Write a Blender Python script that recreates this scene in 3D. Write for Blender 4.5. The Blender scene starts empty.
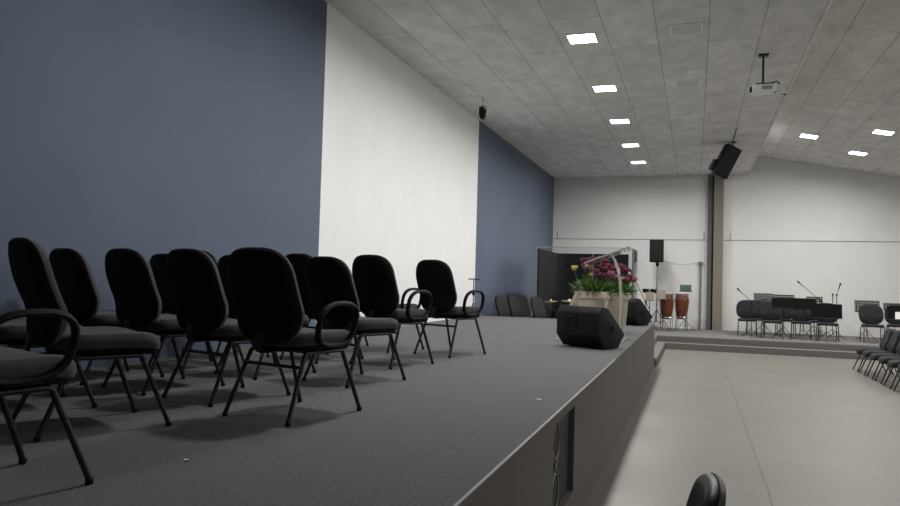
import bpy, bmesh, math, random
from mathutils import Vector, Matrix
random.seed(7)
R = math.radians
scene = bpy.context.scene
col = scene.collection

# ---------------------------------------------------------------- camera
F_PX = 729.73; YAW = .3244; PIT = .0362; ROL = .0284
cd = bpy.data.cameras.new('camera'); cam = bpy.data.objects.new('camera', cd); col.objects.link(cam)
cd.sensor_fit = 'HORIZONTAL'; cd.sensor_width = 36; cd.lens = F_PX / 900 * 36; cd.clip_start = .05; cd.clip_end = 200
cy, sy, cp, sp = math.cos(YAW), math.sin(YAW), math.cos(PIT), math.sin(PIT)
fw = Vector((-sy * cp, cy * cp, sp)); rt = Vector((cy, sy, 0)); up = rt.cross(fw)
r2 = math.cos(ROL) * rt + math.sin(ROL) * up; u2 = -math.sin(ROL) * rt + math.cos(ROL) * up
m = Matrix((r2, u2, -fw)).transposed().to_4x4(); m.translation = Vector((4.6677, 0, .8))
cam.matrix_world = m
scene.camera = cam

# ---------------------------------------------------------------- light and exposure
world = bpy.data.worlds.new('world'); scene.world = world; world.use_nodes = True
bg = world.node_tree.nodes['Background']; bg.inputs[0].default_value = (.75, .82, 1, 1); bg.inputs[1].default_value = .02
scene.view_settings.view_transform = 'Standard'; scene.view_settings.look = 'None'
scene.view_settings.exposure = 0.0; scene.view_settings.gamma = 1; scene.view_settings.use_curve_mapping = False
LAMP_STAGE = 72.0     # watts of each ceiling panel over the stage
LAMP_HALL = 68.0      # ... and over the hall
LAMP_COLOR = (1.0, .985, .965)

# ---------------------------------------------------------------- materials
MAT = {}
def mat(name, c, rough=.6, metal=0, spec=.5, noise=0, nscale=20, bump=0, bscale=200, trans=0, emit=0, sheen=0, stretch=None):
    mt = bpy.data.materials.new(name); mt.use_nodes = True; nt = mt.node_tree; b = nt.nodes['Principled BSDF']
    b.inputs['Base Color'].default_value = (*c, 1); b.inputs['Roughness'].default_value = rough
    b.inputs['Metallic'].default_value = metal; b.inputs['Specular IOR Level'].default_value = spec
    b.inputs['Transmission Weight'].default_value = trans
    if sheen: b.inputs['Sheen Weight'].default_value = sheen
    if emit:
        b.inputs['Emission Color'].default_value = (1, 1, 1, 1); b.inputs['Emission Strength'].default_value = emit
    tc = nt.nodes.new('ShaderNodeTexCoord'); vec = tc.outputs['Object']
    if stretch:
        mp = nt.nodes.new('ShaderNodeMapping'); mp.inputs['Scale'].default_value = stretch
        nt.links.new(vec, mp.inputs[0]); vec = mp.outputs[0]
    if noise:
        n = nt.nodes.new('ShaderNodeTexNoise'); n.inputs['Scale'].default_value = nscale; n.inputs['Detail'].default_value = 6
        nt.links.new(vec, n.inputs['Vector'])
        r = nt.nodes.new('ShaderNodeValToRGB'); r.color_ramp.elements[0].position = .3; r.color_ramp.elements[1].position = .7
        r.color_ramp.elements[0].color = (*[x * (1 - noise) for x in c], 1)
        r.color_ramp.elements[1].color = (*[min(1, x * (1 + noise)) for x in c], 1)
        nt.links.new(n.outputs['Fac'], r.inputs[0]); nt.links.new(r.outputs[0], b.inputs['Base Color'])
    if bump:
        n2 = nt.nodes.new('ShaderNodeTexNoise'); n2.inputs['Scale'].default_value = bscale; n2.inputs['Detail'].default_value = 3
        nt.links.new(vec, n2.inputs['Vector'])
        bp = nt.nodes.new('ShaderNodeBump'); bp.inputs['Strength'].default_value = bump; bp.inputs['Distance'].default_value = .01
        nt.links.new(n2.outputs['Fac'], bp.inputs['Height']); nt.links.new(bp.outputs[0], b.inputs['Normal'])
    MAT[name] = mt
    return mt

mat('blue_paint', (.110, .142, .200), .75, noise=.04, nscale=1.5, bump=.05, bscale=60)
mat('white_paint', (.93, .95, .93), .7, noise=.02, nscale=2, bump=.05, bscale=60)
mat('far_wall_paint', (.76, .755, .73), .75, noise=.03, nscale=1.2, bump=.06, bscale=50)
mat('carpet', (.132, .132, .132), .95, spec=.1, noise=.32, nscale=110, bump=.6, bscale=300, sheen=.1)
mat('carpet_dark', (.150, .138, .132), .95, spec=.1, noise=.1, nscale=200, bump=.3, bscale=400)
mat('platform_carpet', (.20, .19, .18), .95, spec=.1, noise=.1, nscale=200, bump=.3, bscale=400)
mat('black_fabric', (.012, .012, .014), .9, spec=.15, noise=.15, nscale=400, bump=.3, bscale=600)
mat('grey_fabric', (.068, .068, .074), .92, spec=.15, noise=.2, nscale=350, bump=.4, bscale=500, sheen=.15)
mat('blue_grey_fabric', (.026, .027, .031), .9, spec=.15, noise=.15, nscale=300, bump=.3, bscale=500, sheen=.1)
mat('brown_grey_fabric', (.040, .035, .037), .9, spec=.15, noise=.15, nscale=300, bump=.3, bscale=500)
mat('black_plastic', (.006, .006, .007), .5, spec=.22, bump=.1, bscale=300)
mat('shell_plastic', (.006, .006, .007), .7, spec=.14)
mat('gloss_plastic', (.007, .008, .009), .42, spec=.3)
mat('black_metal', (.010, .010, .011), .35, spec=.5)
mat('desk_black', (.006, .006, .007), .8, spec=.1)
mat('chrome', (.6, .6, .6), .22, metal=1)
mat('steel', (.32, .32, .32), .4, metal=1)
mat('brass', (.85, .66, .32), .42, metal=1)
mat('aluminium', (.22, .215, .20), .55)
mat('speaker_box', (.0065, .0065, .008), .6, spec=.25, bump=.25, bscale=250)
mat('speaker_grille', (.011, .011, .013), .6, spec=.3, bump=.5, bscale=320)
mat('panel_dark', (.016, .015, .018), .9, spec=.1, noise=.25, nscale=12, stretch=(6, 6, .3))
mat('conga_wood', (.13, .034, .015), .28, noise=.3, nscale=6, stretch=(4, 4, .5))
mat('drum_skin', (.62, .57, .48), .6)
mat('planter', (.47, .41, .33), .8, noise=.12, nscale=14, bump=.15, bscale=60)
mat('leaf', (.13, .26, .05), .55, noise=.4, nscale=9)
mat('leaf_dark', (.06, .14, .035), .55, noise=.4, nscale=9)
mat('purple_petal', (.15, .028, .062), .5, noise=.35, nscale=14)
mat('pink_petal', (.27, .09, .13), .5, noise=.3, nscale=14)
mat('yellow_petal', (.62, .48, .16), .5, noise=.25, nscale=12)
mat('paper', (.27, .24, .19), .8)
mat('white_paper', (.80, .78, .74), .8)
mat('column_paint', (.22, .195, .155), .8, noise=.06, nscale=5)
mat('grey_steel_paint', (.17, .175, .18), .6)
mat('white_plastic', (.88, .88, .86), .5)
mat('fixture_off', (.60, .60, .57), .45)
mat('green_plastic', (.09, .14, .125), .5)
mat('soil', (.03, .02, .015), .95, noise=.3, nscale=40)
mat('wire_grey', (.30, .30, .29), .6)
mat('diffuser_on', (.95, .95, .95), .5, emit=14)
mat('glint_acrylic', (.86, .88, .87), .15, trans=.65)  # whitish colour paints the bright glints on edges of clear acrylic
g = mat('acrylic', (.97, .985, .98), .03, trans=1); g.node_tree.nodes['Principled BSDF'].inputs['IOR'].default_value = 1.45
def thin_glass(name, tint, ref):
    mt = bpy.data.materials.new(name); mt.use_nodes = True; nt = mt.node_tree
    out = nt.nodes['Material Output']; nt.nodes.remove(nt.nodes['Principled BSDF'])
    t = nt.nodes.new('ShaderNodeBsdfTransparent'); t.inputs[0].default_value = (*tint, 1)
    gl = nt.nodes.new('ShaderNodeBsdfGlossy'); gl.inputs['Roughness'].default_value = .05
    mx = nt.nodes.new('ShaderNodeMixShader'); fr = nt.nodes.new('ShaderNodeFresnel'); fr.inputs[0].default_value = ref
    nt.links.new(fr.outputs[0], mx.inputs[0]); nt.links.new(t.outputs[0], mx.inputs[1]); nt.links.new(gl.outputs[0], mx.inputs[2])
    nt.links.new(mx.outputs[0], out.inputs[0]); MAT[name] = mt
thin_glass('thin_glass', (.93, .95, .96), 1.22)

def ceiling_mat():
    mt = bpy.data.materials.new('ceiling_board'); mt.use_nodes = True; nt = mt.node_tree; b = nt.nodes['Principled BSDF']
    b.inputs['Roughness'].default_value = .85; b.inputs['Specular IOR Level'].default_value = .15
    tc = nt.nodes.new('ShaderNodeTexCoord'); sx = nt.nodes.new('ShaderNodeSeparateXYZ'); cx = nt.nodes.new('ShaderNodeCombineXYZ')
    nt.links.new(tc.outputs['Object'], sx.inputs[0])
    ad = nt.nodes.new('ShaderNodeMath'); ad.operation = 'ADD'; ad.inputs[1].default_value = .10 + 7.0
    nt.links.new(sx.outputs[0], ad.inputs[0]); nt.links.new(ad.outputs[0], cx.inputs[1])
    ay = nt.nodes.new('ShaderNodeMath'); ay.operation = 'ADD'; ay.inputs[1].default_value = 20.1
    nt.links.new(sx.outputs[1], ay.inputs[0]); nt.links.new(ay.outputs[0], cx.inputs[0])
    br = nt.nodes.new('ShaderNodeTexBrick'); br.offset = .5; br.inputs['Scale'].default_value = 1
    br.inputs['Brick Width'].default_value = 2.85; br.inputs['Row Height'].default_value = .7
    br.inputs['Mortar Size'].default_value = .008; br.inputs['Mortar Smooth'].default_value = .3
    br.inputs['Color1'].default_value = (.71, .70, .69, 1); br.inputs['Color2'].default_value = (.79, .78, .77, 1)
    br.inputs['Mortar'].default_value = (.42, .41, .40, 1)
    nt.links.new(cx.outputs[0], br.inputs['Vector'])
    mp = nt.nodes.new('ShaderNodeMapping'); mp.inputs['Scale'].default_value = (1.0, .55, 1)
    nt.links.new(tc.outputs['Object'], mp.inputs[0])
    n = nt.nodes.new('ShaderNodeTexNoise'); n.inputs['Scale'].default_value = 3.2; n.inputs['Detail'].default_value = 8; n.inputs['Roughness'].default_value = .65
    nt.links.new(mp.outputs[0], n.inputs['Vector'])
    r = nt.nodes.new('ShaderNodeValToRGB'); r.color_ramp.elements[0].position = .32; r.color_ramp.elements[1].position = .68
    r.color_ramp.elements[0].color = (.84, .84, .84, 1); r.color_ramp.elements[1].color = (1.12, 1.12, 1.12, 1)
    nt.links.new(n.outputs['Fac'], r.inputs[0])
    mx = nt.nodes.new('ShaderNodeMix'); mx.data_type = 'RGBA'; mx.blend_type = 'MULTIPLY'; mx.inputs['Factor'].default_value = 1
    nt.links.new(br.outputs['Color'], mx.inputs[6]); nt.links.new(r.outputs[0], mx.inputs[7])
    nt.links.new(mx.outputs[2], b.inputs['Base Color'])
    MAT['ceiling_board'] = mt
ceiling_mat()

def floor_mat():
    mt = bpy.data.materials.new('hall_floor'); mt.use_nodes = True; nt = mt.node_tree; b = nt.nodes['Principled BSDF']
    b.inputs['Roughness'].default_value = .42; b.inputs['Specular IOR Level'].default_value = .35
    tc = nt.nodes.new('ShaderNodeTexCoord')
    n = nt.nodes.new('ShaderNodeTexNoise'); n.inputs['Scale'].default_value = .9; n.inputs['Detail'].default_value = 7; n.inputs['Roughness'].default_value = .6
    nt.links.new(tc.outputs['Object'], n.inputs['Vector'])
    r = nt.nodes.new('ShaderNodeValToRGB'); r.color_ramp.elements[0].position = .3; r.color_ramp.elements[1].position = .7
    r.color_ramp.elements[0].color = (.185, .176, .152, 1); r.color_ramp.elements[1].color = (.218, .207, .186, 1)
    nt.links.new(n.outputs['Fac'], r.inputs[0])
    n2 = nt.nodes.new('ShaderNodeTexNoise'); n2.inputs['Scale'].default_value = 26; n2.inputs['Detail'].default_value = 6; n2.inputs['Roughness'].default_value = .8
    nt.links.new(tc.outputs['Object'], n2.inputs['Vector'])
    r3 = nt.nodes.new('ShaderNodeValToRGB'); r3.color_ramp.elements[0].position = .25; r3.color_ramp.elements[1].position = .4
    r3.color_ramp.elements[0].color = (.8, .8, .8, 1); r3.color_ramp.elements[1].color = (1, 1, 1, 1)
    nt.links.new(n2.outputs['Fac'], r3.inputs[0])
    mx = nt.nodes.new('ShaderNodeMix'); mx.data_type = 'RGBA'; mx.blend_type = 'MULTIPLY'; mx.inputs['Factor'].default_value = 1
    nt.links.new(r.outputs[0], mx.inputs[6]); nt.links.new(r3.outputs[0], mx.inputs[7])
    # the thin joint cut in the slab along x = 5.3
    sx = nt.nodes.new('ShaderNodeSeparateXYZ'); nt.links.new(tc.outputs['Object'], sx.inputs[0])
    n3 = nt.nodes.new('ShaderNodeTexNoise'); n3.noise_dimensions = '1D'; n3.inputs['Scale'].default_value = 1.2
    nt.links.new(sx.outputs[1], n3.inputs['W'])
    def M(op, a, bb):
        k = nt.nodes.new('ShaderNodeMath'); k.operation = op
        for i, v in enumerate((a, bb)):
            if v is None: continue
            if isinstance(v, (int, float)): k.inputs[i].default_value = v
            else: nt.links.new(v, k.inputs[i])
        return k.outputs[0]
    w = M('MULTIPLY', M('SUBTRACT', n3.outputs['Fac'], .5), .03)
    d = M('ABSOLUTE', M('SUBTRACT', M('ADD', sx.outputs[0], w), 5.28), None)
    line = M('LESS_THAN', d, .006)
    mx2 = nt.nodes.new('ShaderNodeMix'); mx2.data_type = 'RGBA'; mx2.inputs[7].default_value = (.09, .085, .08, 1)
    nt.links.new(M('MULTIPLY', line, .9), mx2.inputs['Factor']); nt.links.new(mx.outputs[2], mx2.inputs[6])
    nt.links.new(mx2.outputs[2], b.inputs['Base Color'])
    MAT['hall_floor'] = mt
floor_mat()

def perf_mat():   # punched sheet: real holes would be sub-pixel, the pattern is a cut-out of the sheet
    mt = bpy.data.materials.new('punched_sheet'); mt.use_nodes = True; nt = mt.node_tree; b = nt.nodes['Principled BSDF']
    b.inputs['Base Color'].default_value = (.012, .012, .013, 1); b.inputs['Roughness'].default_value = .5
    tc = nt.nodes.new('ShaderNodeTexCoord'); sx = nt.nodes.new('ShaderNodeSeparateXYZ'); nt.links.new(tc.outputs['Object'], sx.inputs[0])
    def M(op, a, bb=None):
        k = nt.nodes.new('ShaderNodeMath'); k.operation = op
        for i, v in enumerate((a, bb)):
            if v is None: continue
            if isinstance(v, (int, float)): k.inputs[i].default_value = v
            else: nt.links.new(v, k.inputs[i])
        return k.outputs[0]
    hx = M('ABSOLUTE', M('SUBTRACT', M('FRACT', M('MULTIPLY', M('ADD', sx.outputs[0], 5), 15)), .5))
    hz = M('ABSOLUTE', M('SUBTRACT', M('FRACT', M('MULTIPLY', M('ADD', sx.outputs[2], 5), 15)), .5))
    hole = M('MULTIPLY', M('LESS_THAN', hx, .19), M('LESS_THAN', hz, .19))
    nt.links.new(M('SUBTRACT', 1, hole), b.inputs['Alpha'])
    MAT['punched_sheet'] = mt
perf_mat()

# ---------------------------------------------------------------- mesh helpers
def obj(name, bm, material, parent=None, smooth=False, loc=None):
    me = bpy.data.meshes.new(name)
    bmesh.ops.recalc_face_normals(bm, faces=bm.faces)
    bm.to_mesh(me); bm.free()
    mats = material if isinstance(material, (list, tuple)) else [material]
    for k in mats: me.materials.append(MAT[k])
    if smooth:
        for p in me.polygons: p.use_smooth = True
        try: me.set_sharp_from_angle(angle=R(38))
        except Exception: pass
    o = bpy.data.objects.new(name, me); col.objects.link(o)
    if parent: o.parent = parent
    if loc is not None: o.location = loc
    return o
def tag(o, label, cat, group=None, kind=None):
    if label: o['label'] = label
    if cat: o['category'] = cat
    if group: o['group'] = group
    if kind: o['kind'] = kind
    return o
def thing(name, label, cat, loc=(0, 0, 0), rotz=0, group=None):
    o = bpy.data.objects.new(name, None); col.objects.link(o); o.empty_display_size = .1
    o.location = loc; o.rotation_euler = (0, 0, rotz)
    return tag(o, label, cat, group)
def struct(name, bm, material, smooth=False):
    o = obj(name, bm, material, None, smooth); o['kind'] = 'structure'; return o
def dup(root, loc, rotz, label=None, group=None, scale=None):
    r = root.copy(); col.objects.link(r); r.location = loc; r.rotation_euler = (0, 0, rotz)
    if scale: r.scale = (scale,) * 3
    if label: r['label'] = label
    if group: r['group'] = group
    for ch in list(root.children):
        c = ch.copy(); col.objects.link(c); c.parent = r
        for g_ in list(ch.children):
            d = g_.copy(); col.objects.link(d); d.parent = c
    return r
def B(): return bmesh.new()
def box(bm, x0, y0, z0, x1, y1, z1, bev=0, mtx=None, mi=0):
    vs = [bm.verts.new(Vector(p)) for p in [(x0,y0,z0),(x1,y0,z0),(x1,y1,z0),(x0,y1,z0),(x0,y0,z1),(x1,y0,z1),(x1,y1,z1),(x0,y1,z1)]]
    fs = [bm.faces.new([vs[i] for i in q]) for q in [(3,2,1,0),(4,5,6,7),(0,1,5,4),(1,2,6,5),(2,3,7,6),(3,0,4,7)]]
    for f in fs: f.material_index = mi
    if bev:
        es = list({e for f in fs for e in f.edges})
        r = bmesh.ops.bevel(bm, geom=es, offset=bev, segments=2, affect='EDGES', profile=.5)
        vs = list({v for f in r['faces'] for v in f.verts} | {v for v in vs if v.is_valid})
    if mtx is not None: bmesh.ops.transform(bm, matrix=mtx, verts=[v for v in vs if v.is_valid])
    return bm
def tube(bm, pts, r, seg=10, closed=False, rx=None, cap=True):
    pts = [Vector(p) for p in pts]; n = len(pts); rings = []
    tprev = None; nrm = None
    for i, p in enumerate(pts):
        if closed: t = (pts[(i + 1) % n] - pts[i - 1]).normalized()
        elif i == 0: t = (pts[1] - pts[0]).normalized()
        elif i == n - 1: t = (pts[-1] - pts[-2]).normalized()
        else: t = ((pts[i + 1] - p).normalized() + (p - pts[i - 1]).normalized()).normalized()
        if nrm is None:
            a = Vector((1, 0, 0)) if abs(t.x) < .9 else Vector((0, 0, 1))
            nrm = (a - t * a.dot(t)).normalized()
        else: nrm = (nrm - t * nrm.dot(t)).normalized()
        bn = t.cross(nrm); ri = r[i] if isinstance(r, (list, tuple)) else r; rr = (rx if rx else 1)
        rings.append([bm.verts.new(p + nrm * (math.cos(2 * math.pi * k / seg) * ri * rr) + bn * (math.sin(2 * math.pi * k / seg) * ri)) for k in range(seg)])
    m_ = n if closed else n - 1
    for i in range(m_):
        a, b = rings[i], rings[(i + 1) % n]
        for k in range(seg): bm.faces.new([a[k], a[(k + 1) % seg], b[(k + 1) % seg], b[k]])
    if not closed and cap:
        bm.faces.new(rings[0][::-1]); bm.faces.new(rings[-1])
    return bm
def arc_path(pts, rad, seg=5):
    """polyline with rounded corners"""
    P = [Vector(p) for p in pts]; out = [P[0]]
    for i in range(1, len(P) - 1):
        a, b, c = P[i - 1], P[i], P[i + 1]
        d1 = min(rad, (a - b).length * .5); d2 = min(rad, (c - b).length * .5)
        s = b + (a - b).normalized() * d1; e = b + (c - b).normalized() * d2
        for k in range(seg + 1):
            t = k / seg; out.append(s * (1 - t) ** 2 + b * 2 * t * (1 - t) + e * t * t)
    out.append(P[-1]); return out
def lathe(bm, prof, seg=24, mtx=None):
    rings = []
    for r, z in prof:
        rings.append([bm.verts.new((r * math.cos(2 * math.pi * k / seg), r * math.sin(2 * math.pi * k / seg), z)) for k in range(seg)])
    for a, b in zip(rings, rings[1:]):
        for k in range(seg): bm.faces.new([a[k], a[(k + 1) % seg], b[(k + 1) % seg], b[k]])
    bm.faces.new(rings[0][::-1]); bm.faces.new(rings[-1])
    if mtx is not None: bmesh.ops.transform(bm, matrix=mtx, verts=[v for q in rings for v in q])
    return bm
def prism(bm, poly, axis, a, b, bev=0, mtx=None):
    """poly of 2d points extruded along axis from a to b"""
    def mk(p, t):
        return {0: (t, p[0], p[1]), 1: (p[0], t, p[1]), 2: (p[0], p[1], t)}[axis]
    A = [bm.verts.new(mk(p, a)) for p in poly]; Bv = [bm.verts.new(mk(p, b)) for p in poly]; n = len(poly)
    fs = [bm.faces.new(A[::-1]), bm.faces.new(Bv)] + [bm.faces.new([A[i], A[(i + 1) % n], Bv[(i + 1) % n], Bv[i]]) for i in range(n)]
    vs = A + Bv
    if bev:
        es = list({e for f in fs for e in f.edges})
        r = bmesh.ops.bevel(bm, geom=es, offset=bev, segments=2, affect='EDGES', profile=.5)
        vs = list({v for f in r['faces'] for v in f.verts} | {v for v in vs if v.is_valid})
    if mtx is not None: bmesh.ops.transform(bm, matrix=mtx, verts=[v for v in vs if v.is_valid])
    return bm
def superpt(w, h, t, e):
    c, s = math.cos(t), math.sin(t)
    return (w * math.copysign(abs(c) ** (2 / e), c), h * math.copysign(abs(s) ** (2 / e), s))
def pad(bm, w, h, e, layers, fn, seg=40):
    """rounded cushion: outline superellipse w x h (half sizes), layers = [(scale inset, depth)], fn maps (u, v, depth) to 3-D"""
    rings = []
    for sc, d in layers:
        ring = []
        for k in range(seg):
            x, y = superpt(w, h, 2 * math.pi * k / seg, e)
            L = math.hypot(x, y); f = (L - sc) / L if sc < L else .05
            ring.append(bm.verts.new(fn(x * f, y * f, d)))
        rings.append(ring)
    for a, b in zip(rings, rings[1:]):
        for k in range(seg): bm.faces.new([a[k], a[(k + 1) % seg], b[(k + 1) % seg], b[k]])
    for ring, d in ((rings[0], layers[0][1]), (rings[-1], layers[-1][1])):
        c = bm.verts.new(fn(0, 0, d))
        for k in range(seg): bm.faces.new([ring[k], ring[(k + 1) % seg], c])
    return bm

# ================================================================ THE ROOM
ZF = -.907; ZP = -.575; ZC = 4.41; D = 24.96; XE = 6.25; YB = -7.0; XR = 15.0
Y1, Y2 = 8.49, 15.68; XS = 3.88; YE = 16.0; YP = 20.97
zr = lambda x: 4.76 - .19 * (x - 7.73)

bm = B()   # left wall, painted blue - white - blue
for a, b_, mi in ((YB, Y1, 0), (Y1, Y2, 1), (Y2, D, 0)):
    box(bm, -.2, a, ZF, 0, b_, ZC + .7, mi=mi)
struct('wall_left', bm, ['blue_paint', 'white_paint'])
bm = B(); prism(bm, [(-.2, ZF), (XR, ZF), (XR, zr(XR) + .05), (XE, zr(XE) + .05), (-.2, zr(XE) + .05)], 1, D, D + .2); struct('wall_far', bm, 'far_wall_paint')
bm = B(); box(bm, XR, YB, ZF, XR + .2, D + .2, 3.7); struct('wall_right', bm, 'far_wall_paint')
bm = B(); prism(bm, [(-.2, ZF), (XR, ZF), (XR, zr(XR) + .05), (XE, zr(XE) + .05), (-.2, zr(XE) + .05)], 1, YB - .2, YB); struct('wall_back', bm, 'far_wall_paint')
bm = B(); box(bm, -.2, YB - .2, ZF - .15, XR + .2, D + .2, ZF); struct('floor', bm, 'hall_floor')
# ceiling: flat boards over the stage ending in an upright drop, then the roof boards sloping down to the right
bm = B(); prism(bm, [(-.2, ZC), (XE, ZC), (XE, zr(XE)), (XR + .2, zr(XR + .2)), (XR + .2, zr(XR + .2) + .12), (XE - .1, zr(XE) + .14), (XE - .1, ZC + .12), (-.2, ZC + .12)], 1, YB - .2, D + .2)
struct('ceiling', bm, 'ceiling_board')
# stage ---------------------------------------------------------
st = thing('stage', 'long raised stage covered in grey carpet along the blue and white wall', 'stage', (.004, 0, ZF))
OY0, OY1, OZ0, OZ1 = 4.40, 5.20, -.66, -.065       # opening for the subwoofer
H = -ZF
bm = B(); box(bm, 0, YB + .01, H - .012, XS - .004, YE, H); obj('deck', bm, 'carpet', st)
bm = B()
t = .07
box(bm, XS - t, YB + .01, 0, XS - .004, OY0, H - .012); box(bm, XS - t, OY1, 0, XS - .004, YE, H - .012)
box(bm, XS - t, OY0, 0, XS - .004, OY1, OZ0 + H); 
box(bm, XS - t, OY0, OZ1 + H, XS - .004, OY1, H - .012)
box(bm, 0, YE - t, 0, XS - t, YE, H - .012)
obj('fascia', bm, 'carpet_dark', st)
bm = B(); box(bm, XS - .014, YB + .01, H - .005, XS, 8.0, H + .003, .001); obj('edge_trim', bm, 'aluminium', st)['label'] = 'thin light metal edge strip'

# platform at the far wall with its lower step ------------------
XQ = XR - .01; DQ = D - .006
pf = thing('platform', 'low grey carpeted platform with one step along the far wall', 'platform', (.004, 0, ZF + .001))
hp = ZP - ZF
bm = B(); box(bm, 0, YE + .0, 0, 3.70, YP, hp); box(bm, 0, YP, 0, XQ, DQ, hp); obj('deck', bm, 'platform_carpet', pf)
bm = B(); box(bm, 3.70, YP - .37, 0, XQ, YP, hp / 2); box(bm, 3.70, YE + .02, 0, 3.925, YP - .37, hp / 2); obj('step', bm, 'platform_carpet', pf)
bm = B(); box(bm, 3.70, YP - .012, hp / 2, XQ, YP, hp - .03); box(bm, 3.925, YP - .375, 0, XQ, YP - .368, hp / 2 - .012); box(bm, 3.924, YE + .02, 0, 3.93, YP - .37, hp / 2 - .012)
obj('riser', bm, 'carpet_dark', pf)

# concrete column on the far wall
cl = thing('column', 'beige concrete column with a grey steel profile on the far wall', 'column', (5.3, D, ZP))
bm = B(); box(bm, -.09, -.30, 0, .20, 0, ZC - ZP, .006); obj('shaft', bm, 'column_paint', cl)
bm = B(); box(bm, -.27, -.12, 0, -.10, 0, ZC - ZP); box(bm, -.25, -.16, 0, -.235, -.12, ZC - ZP); obj('steel_profile', bm, 'grey_steel_paint', cl)
bm = B(); tube(bm, [(-.12, -.19, 0), (-.12, -.19, ZC - ZP)], .018, 8); obj('cable_pipe', bm, 'black_metal', cl)

# conduit on the wall
ct = thing('wall_conduit', 'thin horizontal electrical conduit running along the far wall', 'conduit', (0, D - .02, 2.30))
bm = B(); tube(bm, [(.0, 0, .01), (XR, 0, .01)], .007, 6); obj('pipe', bm, 'wire_grey', ct)
for x in (.17, 4.93, 5.73):
    bm = B(); tube(bm, [(x, 0, .02), (x, 0, .24)], .008, 6); obj('drop_pipe', bm, 'wire_grey', ct)
ob = thing('standpipe', 'grey upright pipe with a top cap beside the column', 'pipe', (4.84, D - .06, ZP))
bm = B(); tube(bm, [(0, 0, 0), (0, 0, 2.08)], .024, 12); obj('tube', bm, 'grey_steel_paint', ob, True)
bm = B(); box(bm, -.07, -.05, 2.08, .07, .05, 2.17, .01); obj('cap', bm, 'grey_steel_paint', ob)

# ================================================================ CEILING LIGHTS
def lamp(x, y, z, on, label, power=0, tilt=0, group='recessed square ceiling lights'):
    t_ = thing('ceiling_light', label, 'ceiling light', (x, y, z), 0, group)
    t_.rotation_euler = (0, tilt, 0)
    bm = B()
    for a, b_, c, d in ((-.22, -.22, .22, -.195), (-.22, .195, .22, .22), (-.22, -.195, -.195, .195), (.195, -.195, .22, .195)):
        box(bm, a, b_, -.014, c, d, .0)
    obj('frame', bm, 'white_plastic', t_)
    bm = B(); box(bm, -.195, -.195, -.010, .195, .195, 0); obj('diffuser', bm, 'diffuser_on' if on else 'fixture_off', t_)
    if on:
        ld = bpy.data.lights.new('lamp_light', 'AREA'); ld.shape = 'SQUARE'; ld.size = .38; ld.energy = power; ld.color = LAMP_COLOR; ld.spread = R(168)
        lo = bpy.data.objects.new('lamp_light', ld); col.objects.link(lo); lo.parent = t_; lo.location = (0, 0, -.016)
    return t_
for i, y in enumerate((10.67, 13.53, 16.36, 19.26, 21.99)):
    lamp(3.04, y, ZC, True, 'lit square ceiling light above the stage, ' + ('nearest and largest in the row', 'second nearest in the row', 'middle one of the five in the row', 'second farthest of the row', 'farthest one of the row, by the far wall')[i], LAMP_STAGE, group='lit ceiling lights above the stage')
lamp(3.04, 7.84, ZC, True, 'lit square ceiling light added above the stage, unseen above the top edge', LAMP_STAGE, group='lit ceiling lights above the stage')  # unseen lamp, added to brighten the near stage and blue wall
lamp(3.04, 4.98, ZC, True, 'lit square ceiling light added above the nearest stage chairs, unseen', LAMP_STAGE, group='lit ceiling lights above the stage')  # second unseen lamp, added for the near chairs and carpet
for i, y in enumerate((10.62, 13.5)):
    lamp(4.5, y, ZC, False, ('unlit pale ceiling light, the nearer of the two switched off', 'unlit pale ceiling light, the farther of the two switched off')[i], group='unlit ceiling lights')
sl = math.atan(.19)
lamp(7.44, 20.93, zr(7.44), True, 'lit ceiling light on the sloping roof, leftmost of the three at right', LAMP_HALL, sl, 'lit ceiling lights above the hall')
lamp(8.82, 22.22, zr(8.82), True, 'lit ceiling light on the sloping roof, lowest and middle one of three at right', LAMP_HALL, sl, 'lit ceiling lights above the hall')
lamp(8.82, 19.38, zr(8.82), True, 'lit ceiling light on the sloping roof, rightmost of the three at right', LAMP_HALL, sl, 'lit ceiling lights above the hall')
for x, y, lb in ((8.82, 13.6, 'inner row, farther'), (8.82, 8.0, 'inner row, nearer'), (11.6, 19.4, 'outer row, farthest'), (11.6, 13.6, 'outer row, second farthest'), (11.6, 8.0, 'outer row, third farthest'), (11.6, 2.0, 'outer row, nearest'), (13.2, 16.4, 'alone by the right wall')):
    lamp(x, y, zr(x), True, 'added lit hall ceiling light, unseen beyond the right edge, ' + lb, LAMP_HALL, sl, 'added lit ceiling lights above the hall, out of view')  # unseen lamps continuing the rows, added to light the hall

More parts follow.
